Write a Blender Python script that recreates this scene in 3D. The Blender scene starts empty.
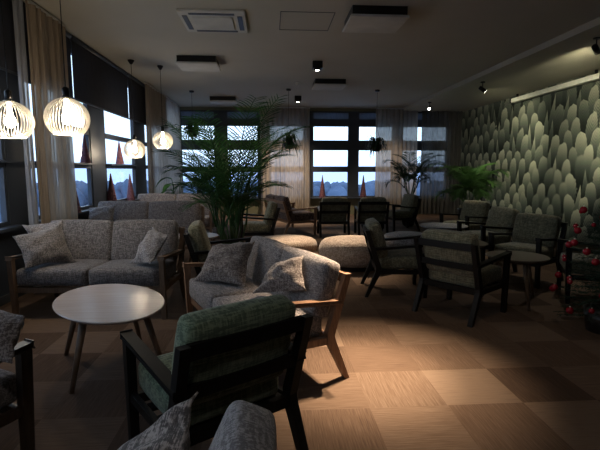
import bpy, bmesh, math, random
from mathutils import Vector, Matrix, Euler
random.seed(7)
R = math.radians
scene = bpy.context.scene
COL = scene.collection

# ------------------------------------------------------------------ materials
def new_mat(name):
    m = bpy.data.materials.new(name); m.use_nodes = True
    nt = m.node_tree
    for n in list(nt.nodes): nt.nodes.remove(n)
    out = nt.nodes.new('ShaderNodeOutputMaterial')
    return m, nt, out
def nd(nt, t, **kw):
    n = nt.nodes.new(t)
    for k, v in kw.items():
        if k in n.inputs: n.inputs[k].default_value = v
        else: setattr(n, k, v)
    return n
def ramp(nt, stops):
    r = nt.nodes.new('ShaderNodeValToRGB')
    els = r.color_ramp.elements
    while len(els) < len(stops): els.new(0.5)
    for e, (p, c) in zip(els, stops):
        e.position = p; e.color = (*c, 1)
    return r
def simple(name, c, rough=.6, metal=0, c2=None, scale=8, stretch=(1, 1, 1), bump=0, spec=.5):
    m, nt, out = new_mat(name)
    b = nd(nt, 'ShaderNodeBsdfPrincipled', Roughness=rough, Metallic=metal)
    b.inputs['Specular IOR Level'].default_value = spec
    tc = nd(nt, 'ShaderNodeTexCoord'); mp = nd(nt, 'ShaderNodeMapping'); mp.inputs['Scale'].default_value = stretch
    nt.links.new(tc.outputs['Object'], mp.inputs['Vector'])
    nz = nd(nt, 'ShaderNodeTexNoise', Scale=scale, Detail=4)
    nt.links.new(mp.outputs['Vector'], nz.inputs['Vector'])
    c2 = c2 or tuple(x * .8 for x in c)
    r = ramp(nt, [(.3, c2), (.7, c)])
    nt.links.new(nz.outputs['Fac'], r.inputs['Fac']); nt.links.new(r.outputs['Color'], b.inputs['Base Color'])
    if bump:
        bp = nd(nt, 'ShaderNodeBump', Strength=bump, Distance=.01)
        nt.links.new(nz.outputs['Fac'], bp.inputs['Height']); nt.links.new(bp.outputs['Normal'], b.inputs['Normal'])
    nt.links.new(b.outputs[0], out.inputs[0])
    return m
def fabric(name, dark, light, accent, stretch=(1, 1, 1), scale=60, streak=None):
    m, nt, out = new_mat(name)
    b = nd(nt, 'ShaderNodeBsdfPrincipled', Roughness=.95)
    b.inputs['Specular IOR Level'].default_value = .15
    b.inputs['Sheen Weight'].default_value = .25
    tc = nd(nt, 'ShaderNodeTexCoord')
    def noise(st, sc, det=3):
        mp = nd(nt, 'ShaderNodeMapping'); mp.inputs['Scale'].default_value = st
        nt.links.new(tc.outputs['Object'], mp.inputs['Vector'])
        n = nd(nt, 'ShaderNodeTexNoise', Scale=sc, Detail=det, Roughness=.7)
        nt.links.new(mp.outputs['Vector'], n.inputs['Vector']); return n
    n1 = noise(stretch, scale); n2 = noise((3, 1, .35), scale * .5); n3 = noise((.35, 1, 3), scale * .5)
    r = ramp(nt, [(.36, dark), (.52, light), (.68, accent)])
    mx = nd(nt, 'ShaderNodeMath', operation='ADD'); mx2 = nd(nt, 'ShaderNodeMath', operation='ADD')
    nt.links.new(n2.outputs['Fac'], mx.inputs[0]); nt.links.new(n3.outputs['Fac'], mx.inputs[1])
    nt.links.new(mx.outputs[0], mx2.inputs[0]); nt.links.new(n1.outputs['Fac'], mx2.inputs[1])
    dv = nd(nt, 'ShaderNodeMath', operation='MULTIPLY'); dv.inputs[1].default_value = .3333
    nt.links.new(mx2.outputs[0], dv.inputs[0])
    st = nd(nt, 'ShaderNodeMapRange'); st.inputs['From Min'].default_value = .38; st.inputs['From Max'].default_value = .62
    nt.links.new(dv.outputs[0], st.inputs['Value'])
    nt.links.new(st.outputs[0], r.inputs['Fac']); nt.links.new(r.outputs['Color'], b.inputs['Base Color'])
    bp = nd(nt, 'ShaderNodeBump', Strength=.5, Distance=.004)
    nt.links.new(st.outputs[0], bp.inputs['Height']); nt.links.new(bp.outputs['Normal'], b.inputs['Normal'])
    nt.links.new(b.outputs[0], out.inputs[0])
    return m
def emit(name, c, s):
    m, nt, out = new_mat(name)
    e = nd(nt, 'ShaderNodeEmission', Color=(*c, 1), Strength=s)
    nt.links.new(e.outputs[0], out.inputs[0]); return m
def sheer(name, c, trans, through):
    m, nt, out = new_mat(name)
    tc = nd(nt, 'ShaderNodeTexCoord')
    mp = nd(nt, 'ShaderNodeMapping'); mp.inputs['Scale'].default_value = (30, 30, 1.5)
    nz = nd(nt, 'ShaderNodeTexNoise', Scale=3, Detail=3)
    nt.links.new(tc.outputs['Object'], mp.inputs['Vector']); nt.links.new(mp.outputs['Vector'], nz.inputs['Vector'])
    r = ramp(nt, [(.3, tuple(x * .75 for x in c)), (.7, c)])
    nt.links.new(nz.outputs['Fac'], r.inputs['Fac'])
    d = nd(nt, 'ShaderNodeBsdfDiffuse'); t = nd(nt, 'ShaderNodeBsdfTranslucent'); p = nd(nt, 'ShaderNodeBsdfTransparent')
    for x in (d, t): nt.links.new(r.outputs['Color'], x.inputs['Color'])
    m1 = nd(nt, 'ShaderNodeMixShader'); m1.inputs[0].default_value = trans
    m2 = nd(nt, 'ShaderNodeMixShader'); m2.inputs[0].default_value = through
    nt.links.new(d.outputs[0], m1.inputs[1]); nt.links.new(t.outputs[0], m1.inputs[2])
    nt.links.new(m1.outputs[0], m2.inputs[1]); nt.links.new(p.outputs[0], m2.inputs[2])
    nt.links.new(m2.outputs[0], out.inputs[0]); return m
def glass_mat(name, tint=(.93, .97, 1)):
    m, nt, out = new_mat(name)
    g = nd(nt, 'ShaderNodeBsdfGlossy', Roughness=.02); p = nd(nt, 'ShaderNodeBsdfTransparent', Color=(*tint, 1))
    lw_ = nd(nt, 'ShaderNodeLayerWeight', Blend=.5); pw = nd(nt, 'ShaderNodeMath', operation='POWER'); pw.inputs[1].default_value = 5
    nt.links.new(lw_.outputs['Facing'], pw.inputs[0])
    f = nd(nt, 'ShaderNodeMath', operation='MULTIPLY_ADD'); f.inputs[1].default_value = .6; f.inputs[2].default_value = .03; nt.links.new(pw.outputs[0], f.inputs[0])
    mx = nd(nt, 'ShaderNodeMixShader')
    nt.links.new(f.outputs[0], mx.inputs[0]); nt.links.new(p.outputs[0], mx.inputs[1]); nt.links.new(g.outputs[0], mx.inputs[2])
    nt.links.new(mx.outputs[0], out.inputs[0]); return m
def leaf_mat(name, c, c2):
    m, nt, out = new_mat(name)
    tc = nd(nt, 'ShaderNodeTexCoord'); nz = nd(nt, 'ShaderNodeTexNoise', Scale=4, Detail=3)
    nt.links.new(tc.outputs['Object'], nz.inputs['Vector'])
    r = ramp(nt, [(.35, c), (.7, c2)]); nt.links.new(nz.outputs['Fac'], r.inputs['Fac'])
    b = nd(nt, 'ShaderNodeBsdfPrincipled', Roughness=.45); t = nd(nt, 'ShaderNodeBsdfTranslucent')
    nt.links.new(r.outputs['Color'], b.inputs['Base Color']); nt.links.new(r.outputs['Color'], t.inputs['Color'])
    mx = nd(nt, 'ShaderNodeMixShader'); mx.inputs[0].default_value = .25
    nt.links.new(b.outputs[0], mx.inputs[1]); nt.links.new(t.outputs[0], mx.inputs[2])
    nt.links.new(mx.outputs[0], out.inputs[0]); return m
def carpet_mat():
    m, nt, out = new_mat('carpet_tiles')
    L = nt.links.new
    tc = nd(nt, 'ShaderNodeTexCoord')
    mp = nd(nt, 'ShaderNodeMapping'); mp.inputs['Scale'].default_value = (2.128, 2.128, 1); mp.inputs['Location'].default_value = (-1.234, -5.277, .5)
    L(tc.outputs['Object'], mp.inputs['Vector'])
    sx = nd(nt, 'ShaderNodeSeparateXYZ'); L(mp.outputs['Vector'], sx.inputs[0])
    fl = []
    for k in 'XY':
        f = nd(nt, 'ShaderNodeMath', operation='FLOOR'); L(sx.outputs[k], f.inputs[0]); fl.append(f)
    cb = nd(nt, 'ShaderNodeCombineXYZ'); L(fl[0].outputs[0], cb.inputs['X']); L(fl[1].outputs[0], cb.inputs['Y'])
    wn = nd(nt, 'ShaderNodeTexWhiteNoise', noise_dimensions='2D'); L(cb.outputs[0], wn.inputs['Vector'])
    ad = nd(nt, 'ShaderNodeMath', operation='ADD'); L(fl[0].outputs[0], ad.inputs[0]); L(fl[1].outputs[0], ad.inputs[1])
    md = nd(nt, 'ShaderNodeMath', operation='PINGPONG'); md.inputs[1].default_value = 1; L(ad.outputs[0], md.inputs[0])
    # tile tone = checker mixed with random
    tn = nd(nt, 'ShaderNodeMix', data_type='FLOAT'); tn.inputs['Factor'].default_value = .75
    L(md.outputs[0], tn.inputs['A']); L(wn.outputs['Value'], tn.inputs['B'])
    # streaks along alternate directions
    def streak(st):
        q = nd(nt, 'ShaderNodeMapping'); q.inputs['Scale'].default_value = st
        L(tc.outputs['Object'], q.inputs['Vector'])
        z = nd(nt, 'ShaderNodeTexNoise', Scale=1, Detail=3, Roughness=.7); L(q.outputs['Vector'], z.inputs['Vector']); return z
    a, b_ = streak((140, 5, 1)), streak((5, 140, 1))
    sm = nd(nt, 'ShaderNodeMix', data_type='FLOAT'); L(md.outputs[0], sm.inputs['Factor']); L(a.outputs['Fac'], sm.inputs['A']); L(b_.outputs['Fac'], sm.inputs['B'])
    t2 = nd(nt, 'ShaderNodeMath', operation='MULTIPLY_ADD'); t2.inputs[1].default_value = 1.7; t2.inputs[2].default_value = -.85
    L(sm.outputs['Result'], t2.inputs[0])
    t3 = nd(nt, 'ShaderNodeMath', operation='ADD'); L(t2.outputs[0], t3.inputs[0]); L(tn.outputs['Result'], t3.inputs[1])
    r = ramp(nt, [(0, (.085, .056, .040)), (.5, (.13, .088, .063)), (1, (.182, .132, .098))])
    L(t3.outputs[0], r.inputs['Fac'])
    b = nd(nt, 'ShaderNodeBsdfPrincipled', Roughness=.9); b.inputs['Specular IOR Level'].default_value = .12
    L(r.outputs['Color'], b.inputs['Base Color'])
    bp = nd(nt, 'ShaderNodeBump', Strength=.35, Distance=.004); L(sm.outputs['Result'], bp.inputs['Height']); L(bp.outputs['Normal'], b.inputs['Normal'])
    L(b.outputs[0], out.inputs[0]); return m
def wallpaper_mat():
    # every printed frond carries uv: u across (-1..1 -> 0..1), v from base to tip
    m, nt, out = new_mat('wallpaper_print'); L = nt.links.new
    uv = nd(nt, 'ShaderNodeUVMap'); uv.uv_map = 'UVMap'
    s = nd(nt, 'ShaderNodeSeparateXYZ'); L(uv.outputs[0], s.inputs[0])
    u = nd(nt, 'ShaderNodeMath', operation='MULTIPLY_ADD'); u.inputs[1].default_value = 2; u.inputs[2].default_value = -1; L(s.outputs['X'], u.inputs[0])
    au = nd(nt, 'ShaderNodeMath', operation='ABSOLUTE'); L(u.outputs[0], au.inputs[0])
    k = nd(nt, 'ShaderNodeMath', operation='MULTIPLY'); k.inputs[1].default_value = -.32; L(au.outputs[0], k.inputs[0])
    w = nd(nt, 'ShaderNodeMath', operation='ADD'); L(k.outputs[0], w.inputs[0]); L(s.outputs['Y'], w.inputs[1])
    w2 = nd(nt, 'ShaderNodeMath', operation='MULTIPLY'); w2.inputs[1].default_value = 75; L(w.outputs[0], w2.inputs[0])
    sn = nd(nt, 'ShaderNodeMath', operation='SINE'); L(w2.outputs[0], sn.inputs[0])
    at = nd(nt, 'ShaderNodeAttribute'); at.attribute_name = 'tone'; at.attribute_type = 'GEOMETRY'
    g = nd(nt, 'ShaderNodeMath', operation='MULTIPLY_ADD'); g.inputs[1].default_value = .11; L(sn.outputs[0], g.inputs[0])
    v2 = nd(nt, 'ShaderNodeMath', operation='MULTIPLY_ADD'); v2.inputs[1].default_value = .85; v2.inputs[2].default_value = -.12; L(s.outputs['Y'], v2.inputs[0]); 
    L(v2.outputs[0], g.inputs[2])
    g2 = nd(nt, 'ShaderNodeMath', operation='ADD'); L(g.outputs[0], g2.inputs[0]); L(at.outputs['Fac'], g2.inputs[1])
    r = ramp(nt, [(0, (.014, .02, .017)), (.4, (.105, .125, .108)), (.9, (.50, .505, .40))])
    L(g2.outputs[0], r.inputs['Fac'])
    b = nd(nt, 'ShaderNodeBsdfPrincipled', Roughness=.75); b.inputs['Specular IOR Level'].default_value = .2
    L(r.outputs['Color'], b.inputs['Base Color']); L(b.outputs[0], out.inputs[0]); return m

M = dict(
    black=simple('black_stained_wood', (.013, .012, .012), .5, c2=(.007, .0065, .0065), scale=20, stretch=(4, 4, .6), spec=.25),
    wood=simple('warm_beech_wood', (.34, .20, .12), .45, c2=(.20, .11, .065), scale=14, stretch=(5, 5, .8)),
    wood_dim=simple('brown_oiled_wood', (.22, .15, .10), .5, c2=(.14, .09, .06), scale=14, stretch=(5, 5, .8)),
    wood_dark=simple('dark_brown_wood', (.07, .045, .03), .45, c2=(.04, .026, .018), scale=14, stretch=(5, 5, .8)),
    top=simple('pale_table_veneer', (.53, .46, .43), .26, c2=(.46, .39, .36), scale=5, stretch=(.6, 9, 1)),
    top_dark=simple('brown_table_veneer', (.16, .13, .10), .4, c2=(.11, .09, .07), scale=5, stretch=(.6, 9, 1)),
    green=fabric('olive_green_weave', (.10, .13, .085), (.17, .21, .135), (.24, .28, .185), (.12, 1, 5), 60),
    olive=fabric('dull_olive_weave', (.11, .11, .075), (.17, .165, .115), (.25, .24, .17), (.3, 1, 4), 70),
    grey=fabric('charcoal_tweed', (.085, .08, .083), (.14, .133, .138), (.23, .22, .225), (1, 1, 1), 110),
    brown=fabric('grey_brown_tweed', (.13, .115, .112), (.21, .185, .18), (.33, .295, .285), (1, 1, 1), 120),
    pillow=fabric('mottled_pillow_cloth', (.12, .098, .09), (.20, .168, .158), (.34, .30, .28), (1, 1, 1), 110),
    pillow_l=fabric('pale_grey_pillow_cloth', (.14, .135, .145), (.22, .215, .225), (.34, .33, .345), (1, 1, 1), 110),
    plaid=fabric('checked_pillow_cloth', (.085, .078, .078), (.17, .155, .155), (.42, .385, .37), (5, .3, 1), 60),
    maroon=fabric('maroon_cushion_cloth', (.05, .03, .028), (.12, .075, .068), (.2, .14, .12)),
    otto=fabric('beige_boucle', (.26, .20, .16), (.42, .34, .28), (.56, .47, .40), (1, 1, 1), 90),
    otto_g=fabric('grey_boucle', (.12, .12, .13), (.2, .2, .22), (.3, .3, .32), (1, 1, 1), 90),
    plaster=simple('ceiling_paint', (.47, .45, .385), .9, c2=(.45, .43, .365), scale=2),
    soffit=simple('soffit_paint', (.50, .48, .40), .9, c2=(.47, .45, .37), scale=2),
    wall_d=simple('dark_wall_paint', (.06, .065, .075), .8, scale=3),
    wall_o=simple('olive_wall_paint', (.17, .17, .11), .8, scale=3),
    frame=simple('window_frame_paint', (.045, .055, .075), .45, scale=4),
    blind=sheer('roller_blind_cloth', (.085, .088, .105), .35, .02),
    sheerg=simple('white_plastic', (.6, .6, .58), .4),
    panel=simple('ceiling_panel_paint', (.62, .61, .56), .8, scale=3),
    metal_b=simple('black_metal', (.015, .015, .016), .35, metal=.3),
    alu=simple('pale_aluminium', (.85, .85, .78), .5),
    transom=sheer('transom_screen_cloth', (.20, .22, .27), .6, .06),
    curtain=sheer('beige_curtain_cloth', (.50, .42, .335), .35, .10),
    curtain_s=sheer('sheer_curtain_cloth', (.54, .47, .40), .38, .11),
    curtain_d=sheer('dark_sheer_curtain_cloth', (.13, .125, .12), .3, .09),
    white_c=sheer('white_voile_cloth', (.55, .57, .62), .5, .2),
    glass=glass_mat('window_glass'),
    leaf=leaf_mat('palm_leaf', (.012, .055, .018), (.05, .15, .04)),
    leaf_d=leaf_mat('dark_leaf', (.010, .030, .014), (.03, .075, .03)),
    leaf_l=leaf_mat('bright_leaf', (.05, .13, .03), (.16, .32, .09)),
    stem=simple('plant_stem', (.05, .10, .03), .6),
    soil=simple('potting_soil', (.03, .022, .016), .95, scale=40, bump=.5),
    pot=simple('dark_plant_pot', (.03, .028, .027), .3),
    pot_w=simple('pale_plant_pot', (.35, .33, .31), .5),
    slat=simple('pendant_strip', (.85, .80, .70), .45),
    fir=leaf_mat('fir_needle', (.010, .035, .018), (.025, .07, .035)),
    red=simple('red_bauble', (.30, .012, .025), .2, c2=(.25, .01, .02)),
    cone=simple('red_glitter_cone', (.19, .08, .10), .7, c2=(.07, .025, .04), scale=45, bump=.8),
    bulb=emit('warm_bulb', (1, .86, .66), 26),
    lens=emit('spot_lens', (1, .93, .8), 30),
    lens_s=emit('small_spot_lens', (1, .95, .85), 10),
    snow=simple('snowy_ground', (.70, .76, .85), .9, scale=.05),
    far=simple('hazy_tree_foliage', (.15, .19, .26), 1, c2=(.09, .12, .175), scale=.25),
    carpet=carpet_mat(), wallpaper=wallpaper_mat(),
)

# ------------------------------------------------------------------ mesh helpers
def finish(name, bm, mat, parent=None, smooth=False, loc=None):
    me = bpy.data.meshes.new(name); bm.normal_update(); bm.to_mesh(me); bm.free()
    for mm in (mat if isinstance(mat, (list, tuple)) else [mat]): me.materials.append(mm)
    if smooth:
        for p in me.polygons: p.use_smooth = True
    o = bpy.data.objects.new(name, me); COL.objects.link(o)
    if parent: o.parent = parent
    if loc: o.location = loc
    return o
def tag(o, label=None, cat=None, group=None, kind=None):
    if label: o['label'] = label
    if cat: o['category'] = cat
    if group: o['group'] = group
    if kind: o['kind'] = kind
    return o
def empty(name, loc=(0, 0, 0), rz=0):
    o = bpy.data.objects.new(name, None); o.empty_display_size = .1; COL.objects.link(o)
    o.location = loc; o.rotation_euler = (0, 0, rz); return o
def addbox(bm, x0, x1, y0, y1, z0, z1, bev=0, seg=2):
    n0 = len(bm.verts)
    r = bmesh.ops.create_cube(bm, size=1)
    vs = r['verts']
    for v in vs:
        v.co = Vector(((x0 + x1) / 2 + v.co.x * (x1 - x0), (y0 + y1) / 2 + v.co.y * (y1 - y0), (z0 + z1) / 2 + v.co.z * (z1 - z0)))
    if bev:
        es = list({e for v in vs for e in v.link_edges})
        bmesh.ops.bevel(bm, geom=es, offset=bev, segments=seg, affect='EDGES', profile=.5)
    return vs
def addbar(bm, p, q, w, h, side=(1, 0, 0), bev=.004):
    """rectangular bar p->q; w measured along `side`, h across it"""
    p, q = Vector(p), Vector(q); d = (q - p); L = d.length; d.normalize()
    s = Vector(side); s = (s - d * s.dot(d)).normalized(); t = d.cross(s)
    r = bmesh.ops.create_cube(bm, size=1); vs = r['verts']; c = (p + q) / 2
    for v in vs:
        a = v.co.copy(); v.co = c + s * a.x * w + t * a.y * h + d * a.z * L
    if bev:
        es = list({e for v in vs for e in v.link_edges})
        bmesh.ops.bevel(bm, geom=es, offset=bev, segments=2, affect='EDGES')
def addpoly(bm, pts, w, h, side=(1, 0, 0)):
    """continuous bent post through pts with rectangular section"""
    pts = [Vector(p) for p in pts]; s = Vector(side).normalized(); rings = []
    for i, p in enumerate(pts):
        d = (pts[min(i + 1, len(pts) - 1)] - pts[max(i - 1, 0)]).normalized(); t = d.cross(s).normalized()
        if i in (0, len(pts) - 1): t = Vector((0, 1, 0)) if abs(d.z) > .7 else t
        if d.cross(s).dot(t) < 0: t = -t
        hh = h[i] if isinstance(h, (list, tuple)) else h
        rings.append([bm.verts.new(p + s * a * w / 2 + t * b * hh / 2) for a, b in ((-1, -1), (1, -1), (1, 1), (-1, 1))])
    for a, b in zip(rings, rings[1:]):
        for k in range(4): bm.faces.new((a[k], a[(k + 1) % 4], b[(k + 1) % 4], b[k]))
    bm.faces.new(rings[0][::-1]); bm.faces.new(rings[-1])
    bmesh.ops.recalc_face_normals(bm, faces=bm.faces)
def addtube(bm, pts, r, n=8, cap=True):
    pts = [Vector(p) for p in pts]; rings = []
    for i, p in enumerate(pts):
        d = (pts[min(i + 1, len(pts) - 1)] - pts[max(i - 1, 0)]).normalized()
        a = d.orthogonal().normalized() if i == 0 else (pa - d * pa.dot(d)).normalized()
        pa = a; b = d.cross(a); rr = r[i] if isinstance(r, (list, tuple)) else r
        rings.append([bm.verts.new(p + (a * math.cos(2 * math.pi * k / n) + b * math.sin(2 * math.pi * k / n)) * rr) for k in range(n)])
    for a, b in zip(rings, rings[1:]):
        for k in range(n): bm.faces.new((a[k], a[(k + 1) % n], b[(k + 1) % n], b[k]))
    if cap: bm.faces.new(rings[0][::-1]); bm.faces.new(rings[-1])
def lathe(bm, prof, n=32, c=(0, 0, 0)):
    rings = []
    for r, z in prof:
        if r < 1e-5: rings.append([bm.verts.new((c[0], c[1], c[2] + z))] * n)
        else: rings.append([bm.verts.new((c[0] + r * math.cos(2 * math.pi * k / n), c[1] + r * math.sin(2 * math.pi * k / n), c[2] + z)) for k in range(n)])
    for a, b in zip(rings, rings[1:]):
        for k in range(n):
            f = []
            for v in (a[k], a[(k + 1) % n], b[(k + 1) % n], b[k]):
                if v not in f: f.append(v)
            if len(f) > 2: bm.faces.new(f)
def addcushion(bm, cx, cy, cz, w, d, h, r=.05, puff=.02, n=10, mat=None):
    """soft rounded box centred at c; optional matrix"""
    tmp = {}
    def key(p): return tuple(round(x, 5) for x in p)
    H = Vector((w / 2, d / 2, h / 2)); r = min(r, min(H) * .98)
    def vert(p):
        k = key(p)
        if k in tmp: return tmp[k]
        q = Vector([p[i] * H[i] for i in range(3)])
        inn = Vector([max(-(H[i] - r), min(H[i] - r, q[i])) for i in range(3)])
        dd = q - inn
        if dd.length > 1e-6: q = inn + dd.normalized() * r
        for i in range(3):
            j, l = (i + 1) % 3, (i + 2) % 3
            q[i] += puff * p[i] * abs(p[i]) ** 3 * (1 - p[j] ** 2) * (1 - p[l] ** 2)
        if mat: q = mat @ q
        v = bm.verts.new(q + Vector((cx, cy, cz))); tmp[k] = v; return v
    # grid denser near edges
    g = [math.sin((i / n * 2 - 1) * math.pi / 2) for i in range(n + 1)]
    for ax in range(3):
        for s in (-1, 1):
            for i in range(n):
                for j in range(n):
                    f = []
                    for a, b in ((i, j), (i + 1, j), (i + 1, j + 1), (i, j + 1)):
                        p = [0, 0, 0]; p[ax] = s; p[(ax + 1) % 3] = g[a]; p[(ax + 2) % 3] = g[b]
                        f.append(vert(p))
                    if s < 0: f.reverse()
                    bm.faces.new(f)
def copy_tree(o, parent=None):
    c = o.copy(); COL.objects.link(c)
    if parent: c.parent = parent
    for ch in list(o.children): copy_tree(ch, c)
    return c

# ------------------------------------------------------------------ room constants
XL, XR, YB, YF, H, HS, XS = -2.8, 6.0, 14.0, -2.5, 3.27, 3.18, 4.07

def wallbox(name, boxes, mat, kind='structure', parent=None):
    bm = bmesh.new()
    for b in boxes: addbox(bm, *b)
    o = finish(name, bm, mat, parent)
    if not parent: o['kind'] = kind
    return o
wallbox('floor', [(XL - .3, XR + .3, YF - .3, YB + .3, -.12, 0)], M['carpet'])
wallbox('ceiling', [(XL - .3, XR + .3, YF - .3, YB + .3, H, H + .15)], M['plaster'])
wallbox('trim_1', [(XS, XR, YF, YB, HS, H)], M['soffit'])
wallbox('wall_right', [(XR, XR + .25, YF - .3, YB + .3, 0, H)], M['wall_d'])
wallbox('wall_front', [(XL - .3, XR + .3, YF - .25, YF, 0, H)], M['wall_d'])

# left wall: parapet, header and piers between windows
LW = [(-1.6, .1), (.6, 2.3), (2.7, 5.04), (5.5, 7.38), (8.0, 9.75), (10.5, 13.6)]
SILL, HEAD = .80, 3.10
bx = [(XL - .09, XL, YF, YB + .3, 0, SILL), (XL - .09, XL, YF, YB + .3, HEAD, H)]
ys = [YF] + [v for w in LW for v in w] + [YB + .3]
for i in range(0, len(ys), 2): bx.append((XL - .09, XL - .005, ys[i], ys[i + 1], SILL, HEAD))
wallbox('wall_left', bx, M['frame'])
wallbox('baseboard_left', [(XL, XL + .02, YF, YB, 0, .09)], M['wall_d'])

def window(n, horiz, a0, a1, z0, z1, bars, fixed, label_shelf=True, verts=()):
    """horiz 'Y' = window in left wall running along Y; 'X' = in back wall"""
    root = empty('window_%d' % n, (0, 0, 0)); root['kind'] = 'structure'
    f = .045
    def B(bm, u0, u1, d0, d1, zz0, zz1):
        if horiz == 'Y': addbox(bm, fixed - d1, fixed - d0, u0, u1, zz0, zz1)
        else: addbox(bm, u0, u1, fixed + d0, fixed + d1, zz0, zz1)
    bm = bmesh.new()
    B(bm, a0, a0 + f, .015, .075, z0, z1); B(bm, a1 - f, a1, .015, .075, z0, z1)
    B(bm, a0 + f, a1 - f, .015, .075, z0, z0 + f); B(bm, a0 + f, a1 - f, .015, .075, z1 - f, z1)
    for (b0, b1) in bars: B(bm, a0 + f, a1 - f, .012, .078, b0, b1)
    for vv in verts: B(bm, vv - .03, vv + .03, .015, .075, z0 + f, z1 - f)
    finish('window_frame', bm, M['frame'], root)
    bm = bmesh.new(); B(bm, a0 + .01, a1 - .01, .042, .048, z0 + .01, z1 - .01)
    finish('window_pane', bm, M['glass'], root)
    return root
wn = 1
for (a, b) in LW:
    window(wn, 'Y', a, b, SILL, HEAD, [(1.42, 1.50), (1.94, 2.02)], XL); wn += 1
# inner ledges of the left windows (shelf on the transom)
k = 1
for i, (a, b) in enumerate(LW):
    w = wallbox('trim_%d' % (2 + i), [(XL - .01, XL + .09, a, b, 1.475, 1.50), (XL - .01, XL + .11, a - .1, b + .1, SILL - .03, SILL)], M['frame'])

# back wall
BW = [(-2.7, -1.63), (-1.32, -.33), (-.02, 1.08), (1.3, 2.47), (2.72, 3.85), (4.1, 5.6)]
bx = [(XL - .3, XR + .3, YB, YB + .25, 0, .54), (XL - .3, XR + .3, YB, YB + .25, 3.18, H)]
xs = [XL - .3] + [v for w in BW for v in w] + [XR + .3]
for i in range(0, len(xs), 2): bx.append((xs[i], xs[i + 1], YB + .02, YB + .25, .54, 3.18))
wallbox('wall_back', bx[2:], M['frame'])
wallbox('wall_back_parapet', bx[:2], M['wall_o'])
wallbox('trim_9', [(XL, XR, YB - .18, YB + .015, .51, .54)], M['frame'])
for (a, b) in BW:
    window(wn, 'X', a, b, .54, 3.18, [(1.33, 1.50), (2.0, 2.30), (2.72, 2.94)], YB)
    bm = bmesh.new(); addbox(bm, a + .045, b - .045, YB + .030, YB + .034, 2.94, 3.135); finish('transom_screen', bm, M['transom'], bpy.data.objects['window_%d' % wn]); wn += 1

# roller blinds, left wall
def blind(y0, y1, zb, label):
    root = empty('roller_blind', (XL + .06, (y0 + y1) / 2, zb))
    bm = bmesh.new(); L = (y1 - y0) / 2
    addbox(bm, -.004, .004, -L, L, .02, H - zb - .06)
    finish('blind_cloth', bm, M['blind'], root)
    bm = bmesh.new(); addbox(bm, -.012, .012, -L, L, 0, .025); finish('bottom_bar', bm, M['frame'], root)
    bm = bmesh.new(); addtube(bm, [(0, -L, H - zb - .045), (0, L, H - zb - .045)], .035, 12); finish('roller_tube', bm, M['frame'], root, True)
    tag(root, label, 'blind', 'roller blinds on the left windows')
blind(.4, 2.5, 2.40, 'dark roller blind half lowered over the window nearest the viewer')
blind(2.55, 5.3, 2.42, 'dark roller blind over the window left of the long beige curtain')
blind(5.34, 6.66, 2.38, 'dark roller blind just right of the long beige curtain')
blind(6.71, 9.16, 2.38, 'dark roller blind above the two red cones on the middle ledge')
blind(9.23, 12.0, 2.38, 'dark roller blind farthest along the left windows')

# ------------------------------------------------------------------ curtains
def curtain(a0, a1, fixed, axis, mat, label, z0=.03, z1=None, folds=9, amp=.055, rail=True, seed=0):
    rnd = random.Random(seed); z1 = z1 or H - .05
    c = (a0 + a1) / 2
    root = empty('curtain', (fixed, c, 0) if axis == 'Y' else (c, fixed, 0))
    bm = bmesh.new(); n = folds * 10; rows = 8; L = a1 - a0; grid = []
    ph = [rnd.uniform(0, 6.28) for _ in range(4)]
    for j in range(rows + 1):
        t = j / rows; row = []
        for i in range(n + 1):
            s = i / n
            w = math.sin(s * folds * 6.283 + ph[0] + .6 * math.sin(s * 9 + ph[1])) * amp * (.8 + .3 * math.sin(s * 13 + ph[2]))
            w *= .75 + .4 * (1 - t)
            u = (s - .5) * L + .012 * math.sin(t * 4 + s * 20)
            co = (w, u, z0 + (z1 - z0) * t) if axis == 'Y' else (u, w, z0 + (z1 - z0) * t)
            row.append(bm.verts.new(co))
        grid.append(row)
    for j in range(rows):
        for i in range(n): bm.faces.new((grid[j][i], grid[j][i + 1], grid[j + 1][i + 1], grid[j + 1][i]))
    finish('curtain_cloth', bm, mat, root, True)
    bm = bmesh.new()
    if axis == 'Y': addbox(bm, -.02, .02, -L / 2, L / 2, z1, z1 + .03)
    else: addbox(bm, -L / 2, L / 2, -.02, .02, z1, z1 + .03)
    finish('curtain_rail', bm, M['sheerg'], root)
    tag(root, label, 'curtain')
curtain(5.31, 6.24, XL + .17, 'Y', M['curtain'], 'long pleated beige curtain hanging between the two nearest left windows', folds=7, seed=1)
curtain(5.08, 5.27, XL + .17, 'Y', M['white_c'], 'narrow white voile bunched at the left edge of the beige curtain', folds=2, amp=.03, seed=2)
curtain(10.05, 13.6, XL + .17, 'Y', M['curtain_s'], 'grey beige curtain in the far left corner of the room', folds=16, seed=3)
curtain(-.28, 1.22, YB - .26, 'X', M['curtain_s'], 'sheer beige curtain left of the bare back window', folds=11, seed=4)
curtain(3.22, 4.52, YB - .26, 'X', M['curtain_s'], 'sheer beige curtain right of the bare back window', folds=10, seed=5)
curtain(4.64, 5.92, YB - .22, 'X', M['curtain_d'], 'dark sheer curtain in the far right corner', folds=10, seed=6)

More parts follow.
